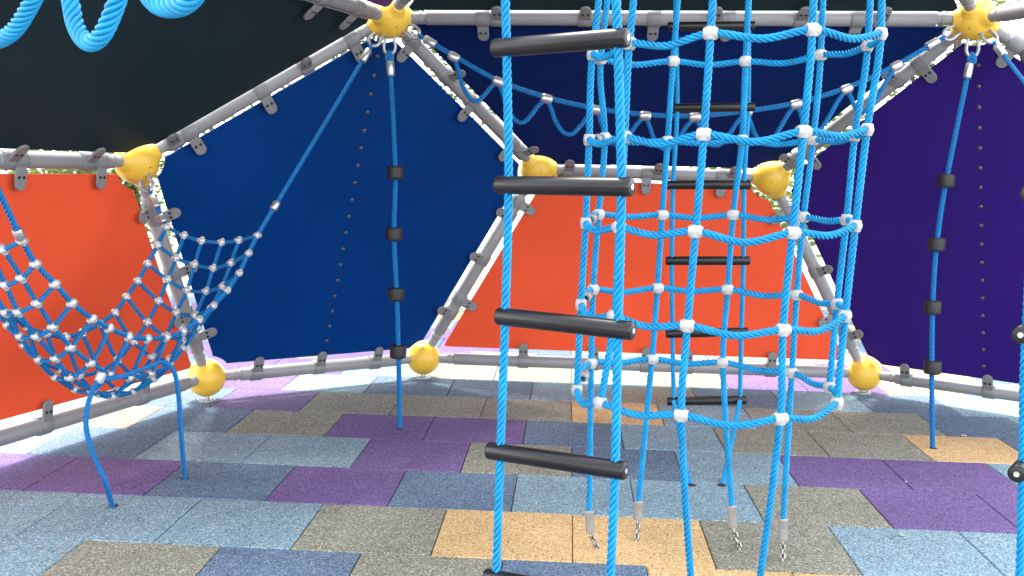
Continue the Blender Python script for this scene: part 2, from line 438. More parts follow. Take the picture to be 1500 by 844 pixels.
# ------------------------------------------------------------------ panels
def panel(key, colour, label, seam=None):
    P = np.array([ND[q] for q in PANELS[key]]); c, n = PC[key]
    d0 = nrm(P[1]-P[0]); d0 = nrm(d0-n*(d0 @ n)); e0 = np.cross(n, d0)
    Q = np.stack([(P-c) @ d0, (P-c) @ e0], 1)
    flip = np.cross(Q[1]-Q[0], Q[2]-Q[1]) < 0
    if flip: Q = Q[::-1]
    names = list(PANELS[key])
    if flip: names = names[::-1]
    def inset_of(a, b_):
        s_ = ''.join(sorted(a[0]+b_[0]))
        return {'DD': .055, 'DT': .055, 'CE': .072, 'CC': .078, 'EE': .062}.get(s_, .058)
    k = len(Q); out = []
    for i in range(k):
        p, a, b_ = Q[i], Q[i-1], Q[(i+1) % k]
        ia, ib = inset_of(names[i-1], names[i]), inset_of(names[i], names[(i+1) % k])
        da, db = nrm(p-a), nrm(b_-p)
        na, nb = V(-da[1], da[0]), V(-db[1], db[0])
        rc = .136
        # points of the two inset edges at rc from the joint, then a concave arc around the ball
        p1 = p-da*math.sqrt(rc*rc-ia*ia)+na*ia; p2 = p+db*math.sqrt(rc*rc-ib*ib)+nb*ib
        X = np.linalg.solve(np.stack([da, -db], 1), (p+nb*ib)-(p+na*ia)); ic = p+na*ia+da*X[0]
        if np.linalg.norm(ic-p) > rc*1.02:
            # inset corner is already clear of the ball: just round it
            r = .03
            q1, q2 = ic-da*r, ic+db*r
            for t_ in np.linspace(0, 1, 6): out.append((1-t_)**2*q1+2*t_*(1-t_)*ic+t_*t_*q2)
        else:
            v1, v2 = p1-p, p2-p; a1 = math.atan2(v1[1], v1[0]); a2 = math.atan2(v2[1], v2[0])
            dl = (a2-a1+math.pi) % (2*math.pi)-math.pi
            for t_ in np.linspace(0, 1, 9): out.append(p+rc*V(math.cos(a1+dl*t_), math.sin(a1+dl*t_)))
    out = np.array(out); k = len(out)
    th = .013; off = -.004
    mb = MB(); cc = out.mean(0)
    lay = []
    for z, s in ((off, .0022), (off-.002, 0), (off-th+.002, 0), (off-th, .0022)):
        q = out-(out-cc)/np.linalg.norm(out-cc, axis=1)[:, None]*s
        lay.append(c+q[:, :1]*d0+q[:, 1:]*e0+n*z)
    v = np.concatenate(lay)
    f = grid_faces(4, k)
    f = [tuple(reversed(q)) for q in f]
    f += [tuple(range(k)), tuple(range(4*k-1, 3*k-1, -1))]
    mb.add(v, f)
    o = mb.build('coloured_panel', M['p_'+colour], origin=c, smooth=False)
    tag(o, label, 'panel', 'coloured plastic panels clamped into the dome frame')
    if seam:
        A, B = at(*seam[0], 5), at(*seam[1], 5)
        def hit(x, y):
            r = ray(x, y); return CAM+r*(((c+n*off)-CAM) @ n)/(r @ n)
        N = seam[2]; A = hit(*seam[0]); B = hit(*seam[1])
        # lap joint: a thin overlapping strip beside the bolt line
        for i in range(N):
            p = A+(B-A)*i/(N-1)
            s = MB(); lathe(s, p-n*.002, n, [(0, .012), (.0032, .012), (.006, .009), (.0075, .004), (.0078, 0)], 14)
            s.build('bolt', M['panel_bolt'], o, origin=p)
    return o
panel('blue', 'blue', 'royal blue five-sided wall panel, left of centre behind the knotted climbing rope', seam=((553, 83), (475, 521), 19))
panel('orange_centre', 'orange', 'orange four-sided wall panel at the back behind the rope net tower')
panel('navy', 'navy', 'dark navy wall panel above the central orange panel, behind the looped rope')
panel('purple', 'purple', 'deep purple five-sided wall panel on the right with a vertical row of bolts', seam=((1433, 96), (1441, 561), 18))
panel('orange_left', 'orange', 'orange wall panel at the far left behind the rope hammock net')
panel('dark_left', 'dark', 'large dark green-black panel filling the upper left above the left orange panel')
panel('roof_back', 'dark', 'dark green-black roof panel above the long horizontal top pipe')
panel('roof_left', 'violet', 'purple roof panel glimpsed at the top edge, left of the upper yellow ball')


# ------------------------------------------------------------------ rope fittings
def shackle(p, d, parent, s=1.0):
    """bow shackle from p along d; returns where the rope starts"""
    a, b_, d = frame(d, (0, 1, 0)); mb = MB()
    P = []
    for (u, w_) in ((-.022, 0), (-.026, .03), (-.03, .055), (-.022, .082), (0, .095), (.022, .082), (.03, .055), (.026, .03), (.022, 0)):
        P.append(p+a*u*s+d*w_*s)
    tube(mb, P, .0085*s, 10, .006)
    cyl(mb, p-a*.036*s, p+a*.036*s, .011*s, 12, .003)
    mb.build('shackle', M['galv'], parent, origin=p)
    return p+d*.088*s
def ferrule(p, d, parent, L=.055, r=.019, name='ferrule', m_='steel'):
    mb = MB(); d = nrm(d)
    lathe(mb, p-d*L/2, d, [(0, .008), (0, r-.003), (.004, r), (L-.004, r), (L, r-.003), (L, .008)], 18)
    return mb.build(name, M[m_], parent, origin=p, sharp=45)
def barrel(p, d, parent, L=.05, r=.02, name='ferrule', m_='steel'):
    mb = MB(); d = nrm(d); t_ = np.linspace(-1, 1, 11)
    lathe(mb, p, d, [(-L/2, .009)]+[(x*L/2, r*(.72+.28*math.sqrt(max(0, 1-abs(x)**3)))) for x in t_]+[(L/2, .009)], 18)
    return mb.build(name, M[m_], parent, origin=p, sharp=50)

def socket(x, y, parent):
    p = gz(x, y); mb = MB(); lathe(mb, p-V(0, 0, .004), (0, 0, 1), [(0, .019), (.0065, .019), (.0075, .0165), (.0075, 0)], 20)
    mb.build('floor_socket', M['disc'], parent, origin=p, sharp=40)
# ---- knotted hanging ropes with rubber discs
def knotted(node, topx, pts, discs, foot, label):
    p0 = ND[node]; fo = gz(*foot)
    d = nrm(CEN-p0); d = nrm(d*.25+V(0, 0, -1)); st = p0+d*(BALL_R-.012)
    o = thing('climbing_rope', (fo[0], fo[1], 0), label, 'rope', 'knotted climbing ropes hanging from the upper yellow balls')
    e = shackle(st, V(0, -.05, -1), o)
    D0 = proj(e)[2]; D1 = proj(fo)[2]
    z0, z1 = e[2], 0
    # rope centre line: straight in depth, wobble from the picture
    P = [e+V(0, 0, .012)]
    for (x, y) in pts:
        t_ = (y-proj(e)[1])/(foot[1]-proj(e)[1]); P.append(at(x, y, 1/((1-t_)/D0+t_/D1)))
    P.append(fo-V(0, 0, .03))
    mb = MB(); rope(mb, P, .0125, .008); mb.build('rope', M['shaded_rope'], o, origin=e)
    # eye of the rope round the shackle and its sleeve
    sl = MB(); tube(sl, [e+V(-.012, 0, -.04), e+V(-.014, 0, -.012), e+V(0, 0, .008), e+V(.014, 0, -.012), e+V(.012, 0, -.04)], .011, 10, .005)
    sl.build('rope_eye', M['shaded_rope'], o, origin=e)
    socket(*foot, o)
    dr_ = nrm(smooth_path(P, .01)[9]-smooth_path(P, .01)[4]); ferrule(smooth_path(P, .01)[9], dr_, o, .075, .021)
    for (x, y) in discs:
        t_ = (y-proj(e)[1])/(foot[1]-proj(e)[1]); p = at(x, y, 1/((1-t_)/D0+t_/D1))
        k = MB(); lathe(k, p-V(0, 0, .034), (0, 0, 1), [(0, .01), (0, .035), (.004, .041), (.012, .0425), (.056, .0425), (.064, .041), (.068, .035), (.068, .01)], 24)
        k.build('rubber_disc', M['disc'], o, origin=p, sharp=50)
knotted('D0', 580, [(579, 253), (577, 343), (581, 431), (584, 530)], [(579, 253), (577, 343), (580, 431), (583, 515)], (586, 628),
        'blue knotted rope with four black rubber discs in front of the royal blue panel')
knotted('D1', 1411, [(1386, 265), (1372, 358), (1366, 450), (1365, 560)], [(1386, 265), (1372, 358), (1366, 450), (1366, 538)], (1367, 657),
        'blue knotted rope with four black rubber discs in front of the purple panel')

# ---- looped swing ropes strung between upper joints
def loop_rope(na, nb, fer, depthf, label, r, drop, startpx=None):
    A, B = ND[na], ND[nb]
    o = thing('looped_rope', tuple((A+B)/2*V(1, 1, 0)), label, 'rope', 'looped ropes strung between upper yellow balls')
    F = [at(x, y, depthf(x)) for x, y in fer]
    sA = A+nrm(F[0]-A)*(BALL_R-.012); sB = B+nrm(F[-1]-B)*(BALL_R-.012)
    eA = shackle(sA, F[0]-A, o); eB = shackle(sB, F[-1]-B, o)
    P = [eA]+F+[eB]
    mb = MB(); rope(mb, P, r, .009); mb.build('main_rope', M['shaded_rope'], o, origin=eA)
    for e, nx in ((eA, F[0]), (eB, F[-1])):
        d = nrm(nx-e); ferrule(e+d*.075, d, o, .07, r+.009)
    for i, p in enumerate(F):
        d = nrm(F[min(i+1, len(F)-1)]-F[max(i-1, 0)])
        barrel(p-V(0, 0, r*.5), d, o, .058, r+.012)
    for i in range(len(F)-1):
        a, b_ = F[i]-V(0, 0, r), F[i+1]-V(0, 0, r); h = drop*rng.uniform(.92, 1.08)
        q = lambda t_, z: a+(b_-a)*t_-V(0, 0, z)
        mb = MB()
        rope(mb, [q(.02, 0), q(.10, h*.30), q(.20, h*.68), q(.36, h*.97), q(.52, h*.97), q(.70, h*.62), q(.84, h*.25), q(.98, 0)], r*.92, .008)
        mb.build('loop', M['shaded_rope'], o, origin=a)
D0d, D1d = proj(ND['D0'])[2], proj(ND['D1'])[2]
def df(x):
    t_ = (x-569)/(1429-569); return 1/((1-t_)/D0d+t_/D1d)-.05
loop_rope('D0', 'D1', [(665, 82), (730, 118), (801, 143), (873, 159), (945, 168), (1018, 170), (1093, 163), (1166, 151), (1240, 129), (1313, 95)],
          df, 'slack blue looped rope hanging across the dark navy panel between the two upper yellow balls', .0125, .155)

# ---- far left front looped rope, close to the camera
A, B = ND['D3'], ND['D4']
o = thing('looped_rope', tuple((A+B)/2*V(1, 1, 0)), 'thick blue looped rope close by, three loops dangling into the top left corner', 'rope',
          'looped ropes strung between upper yellow balls')
LPX = [[(-160, -62), (-150, 0), (-110, 72), (-75, 20), (-62, -60)],
       [(-62, -60), (-62, 0), (-38, 45), (-8, 60), (20, 45), (42, 12), (60, -25), (72, -62)],
       [(72, -60), (97, -25), (104, 5), (109, 32), (119, 54), (132, 63), (147, 54), (160, 31), (172, 0), (184, -35), (196, -62)],
       [(196, -60), (208, -28), (220, -3), (234, 9), (252, 12), (272, 6), (288, -12), (300, -62)],
       [(302, -66), (318, -40), (345, -30), (375, -40), (392, -72)]]
def linept(x):
    best = min(np.linspace(.1, .95, 400), key=lambda t_: abs(proj(A+(B-A)*t_)[0]-x)); return A+(B-A)*best
tops = [at(x, -62-max(0, x-180)*.10, proj(linept(x))[2]-.03) for x in (-160, -62, 72, 196, 302, 392)]
eA = shackle(A+nrm(tops[-1]-A)*(BALL_R-.012), tops[-1]-A, o); eB = shackle(B+nrm(tops[0]-B)*(BALL_R-.012), tops[0]-B, o)
mb = MB(); rope(mb, [eB]+tops+[eA], .0145, .006); mb.build('main_rope', M['rope'], o, origin=eA)
for i, p in enumerate(tops):
    d = nrm(tops[min(i+1, len(tops)-1)]-tops[max(0, i-1)]); barrel(p-V(0, 0, .008), d, o, .06, .027)
for i in range(len(tops)-1):
    Da, Db = proj(tops[i])[2], proj(tops[i+1])[2]; n_ = len(LPX[i])-1
    q = [at(x, y, Da+(Db-Da)*min(1, max(0, (x-LPX[i][0][0])/(LPX[i][-1][0]-LPX[i][0][0])))-.02) for x, y in LPX[i]]; low = q[n_//2]
    mb = MB(); rope(mb, q, .0145, .0035, lobes=6, lay=6.2)
    mb.build('loop', M['rope'], o, origin=low)

# ------------------------------------------------------------------ rope net tower
tc_ = V(.497, 3.366)
RG = {  # picture positions of the ten crossings on each ring, clockwise from the left
 1: [(868, 80), (922, 64), (1041, 49), (1190, 44), (1290, 50), (1271, 67), (1202, 81), (1092, 90), (986, 90), (880, 87)],
 2: [(863, 205), (915, 201), (1031, 197), (1177, 193), (1270, 190), (1252, 199), (1191, 205), (1087, 205), (978, 207), (886, 202)],
 3: [(858, 327), (907, 333), (1019, 339), (1161, 341), (1253, 331), (1240, 322), (1177, 318), (1074, 315), (970, 315), (877, 314)],
 4: [(851, 446), (900, 463), (1007, 477), (1147, 483), (1238, 463), (1226, 445), (1167, 432), (1066, 424), (963, 422), (869, 424)],
 5: [(845, 571), (880, 590), (998, 608), (1143, 613), (1226, 590), (1215, 567), (1160, 546), (1059, 531), (955, 526), (866, 532)]}
tw = thing('net_tower', (tc_[0], tc_[1], 0), 'tall tubular climbing net of bright blue ropes with white cross connectors hanging in the middle', 'climbing net')
NODE = {}
for k, pts in RG.items():
    for i, (x, y) in enumerate(pts):
        a = 3.19-i*2*math.pi/10
        # the rings' own circle gives each crossing its distance; the picture its direction
        q = V(tc_[0]+.436*math.cos(a+2*i*2*math.pi/10), tc_[1]+.436*math.sin(a+2*i*2*math.pi/10), .6)
        NODE[k, i] = at(x, y, 1.0)
        r_ = ray(x, y); NODE[k, i] = CAM+r_*((q[1])/r_[1])
RR = .0108
hoop = [V(CX+.36*math.cos(x), CY+.36*math.sin(x), 3.0) for x in np.linspace(0, 2*math.pi, 25)[:-1]]
mb = MB(); sweep(mb, smooth_path(hoop, .02, True), .02, k=12, cap=False); mb.build('hoop', M['galv'], tw, origin=(CX, CY, 3.0))
mb = MB()
for a in range(5):
    x = a*2*math.pi/5; tube(mb, [V(CX+.36*math.cos(x), CY+.36*math.sin(x), 3.0), V(CX+.1*math.cos(x), CY+.1*math.sin(x), 3.22)], .012, 8, .05)
mb.build('hanger', M['galv'], tw, origin=(CX, CY, 3.0))
foots = {2: (1017, 868), 3: (1105, 868), 6: (1147, 764), 7: (1072, 745), 8: (935, 738), 9: (863, 752)}
chains = {6: (1147, 821), 7: (1087, 806), 8: (932, 793), 9: (878, 804)}
for i in range(10):
    topa = math.atan2(NODE[1, i][1]-CY, NODE[1, i][0]-CX)
    top = V(CX+.36*math.cos(topa), CY+.36*math.sin(topa), 3.0)
    P = [top]+[NODE[k, i] for k in (1, 2, 3, 4, 5)]
    if i in chains:
        g_ = gz(*chains[i]); D = (proj(P[-1])[2]+proj(g_)[2]*2)/3
        e = at(*foots[i], proj(g_)[2]+.01); P.append(e)
    elif i in foots:
        P.append(gz(foots[i][0], foots[i][1]+30)-V(0, 0, .03))
    mb = MB(); rope(mb, P, RR if i < 5 else RR*.98, .0075); mb.build('upright_rope', M['rope'], tw, origin=P[3])
    if i in chains:
        e = P[-1]; dn = nrm(e-P[-2])
        top_ = e-dn*.012; bot = at(foots[i][0]+(chains[i][0]-foots[i][0])*.12, foots[i][1]+(28 if i != 8 else 24), proj(e)[2])
        s = MB(); L = np.linalg.norm(bot-top_)
        lathe(s, top_, bot-top_, [(0, .008), (0, .016), (.003, .0185), (.008, .0185), (.01, .017), (L*.9, .0165), (L-.004, .0165), (L, .014), (L, 0)], 18)
        s.build('sleeve', M['sleeve'], tw, origin=top_, sharp=45)
        cb = MB(); g_ = gz(*chains[i]); nl = 5
        mid = (bot+g_)/2+(V(g_[0]-bot[0], g_[1]-bot[1], 0))*-.12
        cp = smooth_path([bot, mid, g_-V(0, 0, .012)], .001)
        s_ = np.linspace(0, len(cp)-1, nl+1)
        for j in range(nl):
            p, q = cp[int(s_[j])], cp[int(s_[j+1])]; d = nrm(q-p); l = np.linalg.norm(q-p)*.5+.0045
            a_, b_, d = frame(d, (.3, .8, .1)); c_ = (p+q)/2; sd_ = a_ if j % 2 else b_
            wv = .0065
            L_ = [c_+d*(l-wv)*sx+d*wv*sx*math.sin(x)+sd_*wv*math.cos(x) for sx in (1, -1) for x in (np.linspace(0, math.pi, 6) if sx == 1 else np.linspace(math.pi, 0, 6))]
            L_ = [c_+d*((l-wv)*s1+wv*ca)+sd_*wv*sa for s1, ca, sa in [(1, math.cos(x), math.sin(x)) for x in np.linspace(-math.pi/2, math.pi/2, 6)]+[(-1, math.cos(x), math.sin(x)) for x in np.linspace(math.pi/2, 3*math.pi/2, 6)]]
            sweep(cb, smooth_path(L_, .003, True), .0038, k=8, cap=False)
        cb.build('chain', M['chain'], tw, origin=bot)

for k in RG:
    loop = []
    for i in range(10):
        p, q = NODE[k, i], NODE[k, (i+1) % 10]
        loop.append(p)
        mid = (p+q)/2; out = mid-V(tc_[0], tc_[1], mid[2]); out = nrm(out)
        L = np.linalg.norm(q-p)
        sag = L*.085*(1 if i in (1, 2, 3, 0) else .55)*rng.uniform(.6, 1.25)
        if i in (4, 9): sag *= .3
        if L > .12: loop.append(mid+out*L*.06-V(0, 0, sag))
    mb = MB(); rope(mb, loop, RR, .0075, closed=True); mb.build('ring_rope', M['rope'], tw, origin=NODE[k, 2])
# white cross connectors, one mesh shared
mb = MB()
for ax in ((1, 0, 0), (0, 0, 1)):
    d = V(*ax); L = .040 if ax[0] else .036
    lathe(mb, -d*L/2, d, [(0, .010), (0, .0145), (.003, .0165), (.010, .0180), (L/2, .0190), (L-.010, .0180), (L-.003, .0165), (L, .0145), (L, .010)], 20)
cp_ = mb.build('cross_connector', M['white'], tw, sharp=50)
cmesh = cp_.data; bpy.data.objects.remove(cp_)
mb = MB()       # open eye fittings where ring ropes end at the lowest ring and the closing side
lathe(mb, V(0, 0, -.03), (0, 0, 1), [(0, .011), (0, .014), (.003, .0158), (.04, .0158), (.052, .0165), (.056, .019), (.06, .0165), (.06, .011)], 16)
ep_ = mb.build('end_fitting', M['white'], tw, sharp=50); emesh = ep_.data; bpy.data.objects.remove(ep_)
for k in RG:
    for i in range(10):
        p = NODE[k, i]; tg = nrm(NODE[k, (i+1) % 10]-NODE[k, (i-1) % 10]); tg = nrm(tg*V(1, 1, .3))
        upv = NODE[max(1, k-1), i]-NODE[min(5, k+1), i]; upv = nrm(upv)
        tg = nrm(tg-upv*(tg @ upv)); nn = np.cross(upv, tg)
        o = bpy.data.objects.new('cross_connector', cmesh); COL.objects.link(o); o.parent = tw
        mm = Matrix(((tg[0], nn[0], upv[0], p[0]-tc_[0]), (tg[1], nn[1], upv[1], p[1]-tc_[1]), (tg[2], nn[2], upv[2], p[2]), (0, 0, 0, 1)))
        o.matrix_basis = mm
    # swaged sleeve joining the ends of the ring rope, on the left side between last and first crossing
    p, q = NODE[k, 9], NODE[k, 0]; d = nrm(q-p)
    ferrule((p+q)/2, d, tw, .05, .0165, 'ring_sleeve', 'sleeve')

# ------------------------------------------------------------------ rope ladders
def ladder(name, left, right, rungs, dl, dr, bottom, top, r_rope, r_rung, label, over=.035, cap=True):
    """left/right: picture paths (x, y) ; dl/dr their distances; rungs: [(x0,y0),(x1,y1)]"""
    o = thing('rope_ladder', tuple(((gz(left[-1][0], 1000)+gz(right[-1][0], 1000))/2)*V(0, 0, 0)+((at(*left[-1], dl)+at(*right[-1], dr))/2)*V(1, 1, 0)), label, 'ladder', 'rope ladders hanging inside the dome')
    for pts, D in ((left, dl), (right, dr)):
        P = [at(x, y, D) for x, y in pts]
        # rope hangs plumb: keep each point on its own sight line at distance D along the floor plan
        y0 = P[len(P)//2][1]
        P = []
        for x, y in pts:
            r_ = ray(x, y); P.append(CAM+r_*(y0/r_[1]))
        if top is not None:
            d = nrm(P[0]-P[1]); P = [P[0]+d*((top-P[0][2])/d[2])]+P
        if bottom is not None: P.append(V(P[-1][0]+bottom[0], P[-1][1]+bottom[1], -.03))
        mb = MB(); rope(mb, P, r_rope, .006 if D < 3.5 else .009); mb.build('rope', M['rope'], o, origin=P[1])
    yl = at(left[len(left)//2][0], left[len(left)//2][1], dl)[1]; yr = at(right[len(right)//2][0], right[len(right)//2][1], dr)[1]
    for (xa, ya), (xb, yb), xl, xr in rungs:
        fa, fb = (xa-xl)/(xr-xl), (xb-xl)/(xr-xl)
        # ends continue the line through both ropes
        def pt(x, y, f): r_ = ray(x, y); Y = yl+(yr-yl)*f; return CAM+r_*(Y/r_[1])
        a, b_ = pt(xa, ya, fa), pt(xb, yb, fb)
        mb = MB(); cyl(mb, a, b_, r_rung, 28, .006)
        ro = mb.build('rung', M['rung'], o, origin=(a+b_)/2, sharp=50)
        if cap:
            for e, s in ((a, -1), (b_, 1)):
                d = nrm(b_-a)*s
                c = MB(); cyl(c, e-d*.002, e+d*.0015, .007, 14); c.build('end_bolt', M['steel'], ro, origin=e, sharp=40)
    return o
ladder('near', [(740, -12), (742, 70), (745, 270), (740, 465), (733, 660), (727, 846)],
       [(902, -10), (905, 60), (910, 274), (905, 484), (901, 690), (894, 846)],
       [((723, 71), (920, 55), 741, 904), ((728, 271), (926, 274), 744, 909), ((729, 463), (928, 485), 740, 905), ((715, 660), (917, 690), 734, 902),
        ((711, 845), (905, 880), 727, 894), ((706, 1040), (896, 1085), 722, 888)],
       2.60, 2.44, (.0, .05), 2.85, .0107, .0228, 'nearest rope ladder left of the net tower with thick black rubber rungs')
ladder('far', [(989, -20), (990, 40), (992, 157), (986, 271), (984, 382), (985, 487), (987, 587)],
       [(1098, -20), (1097, 38), (1096, 157), (1090, 271), (1089, 382), (1086, 487), (1084, 587)],
       [((978, 39), (1106, 38), 990, 1097), ((986, 158), (1106, 157), 992, 1096), ((975, 271), (1100, 271), 986, 1090), ((975, 382), (1099, 382), 984, 1089),
        ((975, 489), (1096, 486), 985, 1086), ((977, 588), (1094, 586), 987, 1084)],
       4.72, 4.68, None, 2.68, .0105, .0205, 'far rope ladder behind the net tower in front of the orange panel', cap=False)
# its two tails run inward to one anchor each
lo = [x for x in COL.objects if x.name.startswith('rope_ladder')][-1]
for (a, b_) in (((987, 587), (1013, 711)), ((1084, 587), (1057, 711))):
    g_ = gz(*b_)-V(0, 0, .03)
    y0 = at(985, 382, 4.70)[1]; r_ = ray(*a); p = CAM+r_*(y0/r_[1])
    mb = MB(); rope(mb, [p, (p+g_)/2+V(0, 0, -.01), g_], .0105, .009); mb.build('rope_tail', M['rope'], lo, origin=p); socket(*b_, lo)

# right-hand ladder seen end on
o = thing('rope_ladder', tuple(at(1500, 700, 2.52)*V(1, 1, 0)), 'rope ladder at the right edge seen end-on with round rung ends', 'ladder', 'rope ladders hanging inside the dome')
vd = nrm(ray(1497, 500)*V(1, 1, 0)); side = V(-vd[1], vd[0], 0)
vd = nrm(vd*.985+V(vd[1], -vd[0], 0)*.17)
yl = at(1497, 560, 2.56)[1]
def pr(x, y, dy=0): r_ = ray(x, y); return CAM+r_*((yl+dy)/r_[1])
fr = [(1522, 60), (1514, 280), (1507, 420), (1500, 560), (1499, 640), (1497, 720), (1494, 846)]
P = [pr(*q) for q in fr]; dd = nrm(P[0]-P[1]); P = [P[0]+dd*((2.85-P[0][2])/dd[2])]+P+[V(P[-1][0], P[-1][1]-.02, -.03)]
mb = MB(); rope(mb, P, .0107, .006); mb.build('rope', M['rope'], o, origin=P[2])
P2 = [p+vd*.26 for p in P]
mb = MB(); rope(mb, P2, .0107, .006); mb.build('rope', M['rope'], o, origin=P2[2])
for (x, y) in ((1508, 82), (1508, 284), (1495, 491), (1489, 695), (1486, 890)):
    a = pr(x, y, -.05); b_ = a+vd*.37
    mb = MB(); cyl(mb, a, b_, .0222, 28, .006); ro = mb.build('rung', M['rung'], o, origin=(a+b_)/2, sharp=50)
    c = MB(); cyl(c, a+vd*.002, a-vd*.0015, .007, 14); c.build('end_bolt', M['steel'], ro, origin=a, sharp=40)

# ------------------------------------------------------------------ hammock nets
def hammock(P1, P2, P3, P4, dirs, label, ropes, NI=16, NJ=6, sag=(.415, .43, .20)):
    I, J = np.meshgrid(np.linspace(0, 1, NI), np.linspace(0, 1, NJ), indexing='ij')
    X = ((1-I)*(1-J))[..., None]*P1+(I*(1-J))[..., None]*P2+(I*J)[..., None]*P3+((1-I)*J)[..., None]*P4
    for j in range(NJ):       # each lengthwise line hangs as a parabola; the middle lines hang lower
        v = j/(NJ-1); u = np.linspace(0, 1, 400)
        a_, b_ = (1-v)*P1+v*P4, (1-v)*P2+v*P3
        dz = (sag[0]*(1-v)+sag[1]*v)*4*u*(1-u)+sag[2]*4*v*(1-v)*np.sin(u*math.pi)**.75
        line = a_+(b_-a_)*u[:, None]-(dz+.05*4*v*(1-v))[:, None]*V(0, 0, 1)
        L = np.concatenate([[0], np.cumsum(np.linalg.norm(np.diff(line, axis=0), axis=1))]); q = np.linspace(0, L[-1], NI)
        X[:, j] = np.stack([np.interp(q, L, line[:, c]) for c in range(3)], 1)+nr.normal(0, .003, (NI, 3))
    c0 = X.mean((0, 1))
    o = thing('hammock_net', (c0[0], c0[1], 0), label, 'hammock net', 'rope hammock nets slung in the dome')
    r = .0088
    for j in range(NJ):
        mb = MB(); rope(mb, list(X[:, j]), r*(1.15 if j in (0, NJ-1) else 1), .008); mb.build('net_rope', M['shaded_rope'], o, origin=X[NI//2, j])
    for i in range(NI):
        mb = MB(); rope(mb, list(X[i]), r, .008); mb.build('net_rope', M['shaded_rope'], o, origin=X[i, 0])
    mb = MB(); sphere(mb, (0, 0, 0), .0168, 20, 12)
    for ax in ((1, 0, 0), (0, 1, 0)):
        d = V(*ax); lathe(mb, -d*.0185, d, [(0, .008), (0, .0098), (.003, .0102), (.034, .0102), (.037, .0098), (.037, .008)], 12)
    pb = mb.build('net_ball', M['netball'], None, sharp=50); me = pb.data; bpy.data.objects.remove(pb)
    for i in range(NI):
        for j in range(NJ):
            ti = nrm(X[min(i+1, NI-1), j]-X[max(i-1, 0), j]); tj = nrm(X[i, min(j+1, NJ-1)]-X[i, max(j-1, 0)])
            n = nrm(np.cross(ti, tj)); tj = np.cross(n, ti); p = X[i, j]-V(c0[0], c0[1], 0)
            b_ = bpy.data.objects.new('net_ball', me); COL.objects.link(b_); b_.parent = o
            b_.matrix_basis = Matrix(((ti[0], tj[0], n[0], p[0]), (ti[1], tj[1], n[1], p[1]), (ti[2], tj[2], n[2], p[2]), (0, 0, 0, 1)))
    for corner, node, sh in ropes:
        p = {'P1': X[0, 0], 'P2': X[-1, 0], 'P3': X[-1, -1], 'P4': X[0, -1]}[corner]
        st = ND[node]+nrm(p-ND[node])*(BALL_R-.012)
        e = shackle(st, p-st, o); d = nrm(p-e)
        mb = MB(); rope(mb, [e, p], .0105, .008); mb.build('tie_rope', M['shaded_rope'], o, origin=e)
        ferrule(e+d*.075, d, o, .075, .019); ferrule(p-d*sh, d, o, .045, .0175)
    return o, X
c3 = V(CX, CY, 0); ax = (ND['El4']+ND['Er4'])/2-c3; ax[2] = 0; ax = nrm(ax); tt = V(-ax[1], ax[0], 0)
def mir(P, t_=tt): return P-2*t_*((P-c3) @ t_)
P2h = at(378, 345, 4.80); P1h = at(30, 352, 3.50); P3h = at(243, 333, 4.85); P4h = mir(P3h)
ho, HX = hammock(P1h, P2h, P3h, P4h, None, 'sagging blue rope hammock net with pale ball connectors before the left orange panel',
             [('P1', 'D4', .03), ('P2', 'D0', .17), ('P3', 'Er4', .05), ('P4', 'El4', .05)])
# two anchor cords from its belly to the floor
low = at(147, 553, 4.02); low2 = at(241, 531, 4.18)
bi = np.unravel_index(np.argmin(((HX-low)**2).sum(2)), HX.shape[:2])
g1, g2 = gz(166, 741)-V(0, 0, .02), gz(271, 701)-V(0, 0, .02)
mb = MB(); rope(mb, [low+V(0, 0, .01), at(131, 585, 3.98), at(126, 622, 3.95), at(135, 660, 3.93), at(153, 703, 3.93), g1], .0098, .007); mb.build('anchor_cord', M['shaded_rope'], ho, origin=low)
mb = MB(); rope(mb, [low-V(0, 0, .01), at(180, 551, 4.06), at(215, 539, 4.12), at(240, 531, 4.18), at(254, 543, 4.2), at(261, 575, 4.24), at(265, 630, 4.28), g2], .0098, .007); mb.build('anchor_cord', M['shaded_rope'], ho, origin=low2)
socket(166, 741, ho); socket(271, 701, ho)
barrel(low, V(.3, .2, 1), ho, .045, .019, 'cord_connector', 'netball')

# mirrored hammock on the right side, out of frame but for its corner rope at the upper right yellow ball
pa = ND['D1']; pb_ = at(1512, 135, proj(pa)[2]-.35)
o = thing('hammock_rope', (pb_[0], pb_[1], 0), 'short blue rope leaving the upper right yellow ball towards the right edge', 'rope')
st = pa+nrm(pb_-pa)*(BALL_R-.012); e = shackle(st, pb_-pa, o); d = nrm(pb_-e)
far = pb_+d*.75
mb = MB(); rope(mb, [e, pb_, far], .0105, .008); mb.build('rope', M['shaded_rope'], o, origin=e); ferrule(e+d*.075, d, o, .075, .02)

# ------------------------------------------------------------------ things on the floor
lm = mat('dry_leaf', (.55, .38, .10), .7, noise=(60, .3))
lw = mat('pale_chip', (.6, .56, .45), .7, noise=(60, .3))
leaves = [((888, 700), .020, lm, 'tiny yellow fallen leaf on the pale blue tile nearest the net tower rear rope'),
          ((906, 714), .017, lm, 'tiny yellow fallen leaf just beside the right rope of the nearest ladder'),
          ((1321, 786), .024, lw, 'small pale dry leaf on the light blue tile at lower right'),
          ((1412, 640), .034, lw, 'pale crumpled leaf at the rear edge of the right tan tile'),
          ((468, 806), .018, lm, 'tiny orange leaf scrap in the joint between grey and dark blue tiles at lower left'),
          ((93, 810), .018, lm, 'tiny orange leaf scrap at the corner of the olive tile lower left'),
          ((1061, 765), .018, lw, 'tiny pale leaf scrap beside the chain of the net tower'),
          ((1327, 707), .014, lw, 'tiny pale leaf crumb on the purple tile joint at right'),
          ((20, 653), .022, lw, 'small dry leaf on the sunlit blue tile at far left')]
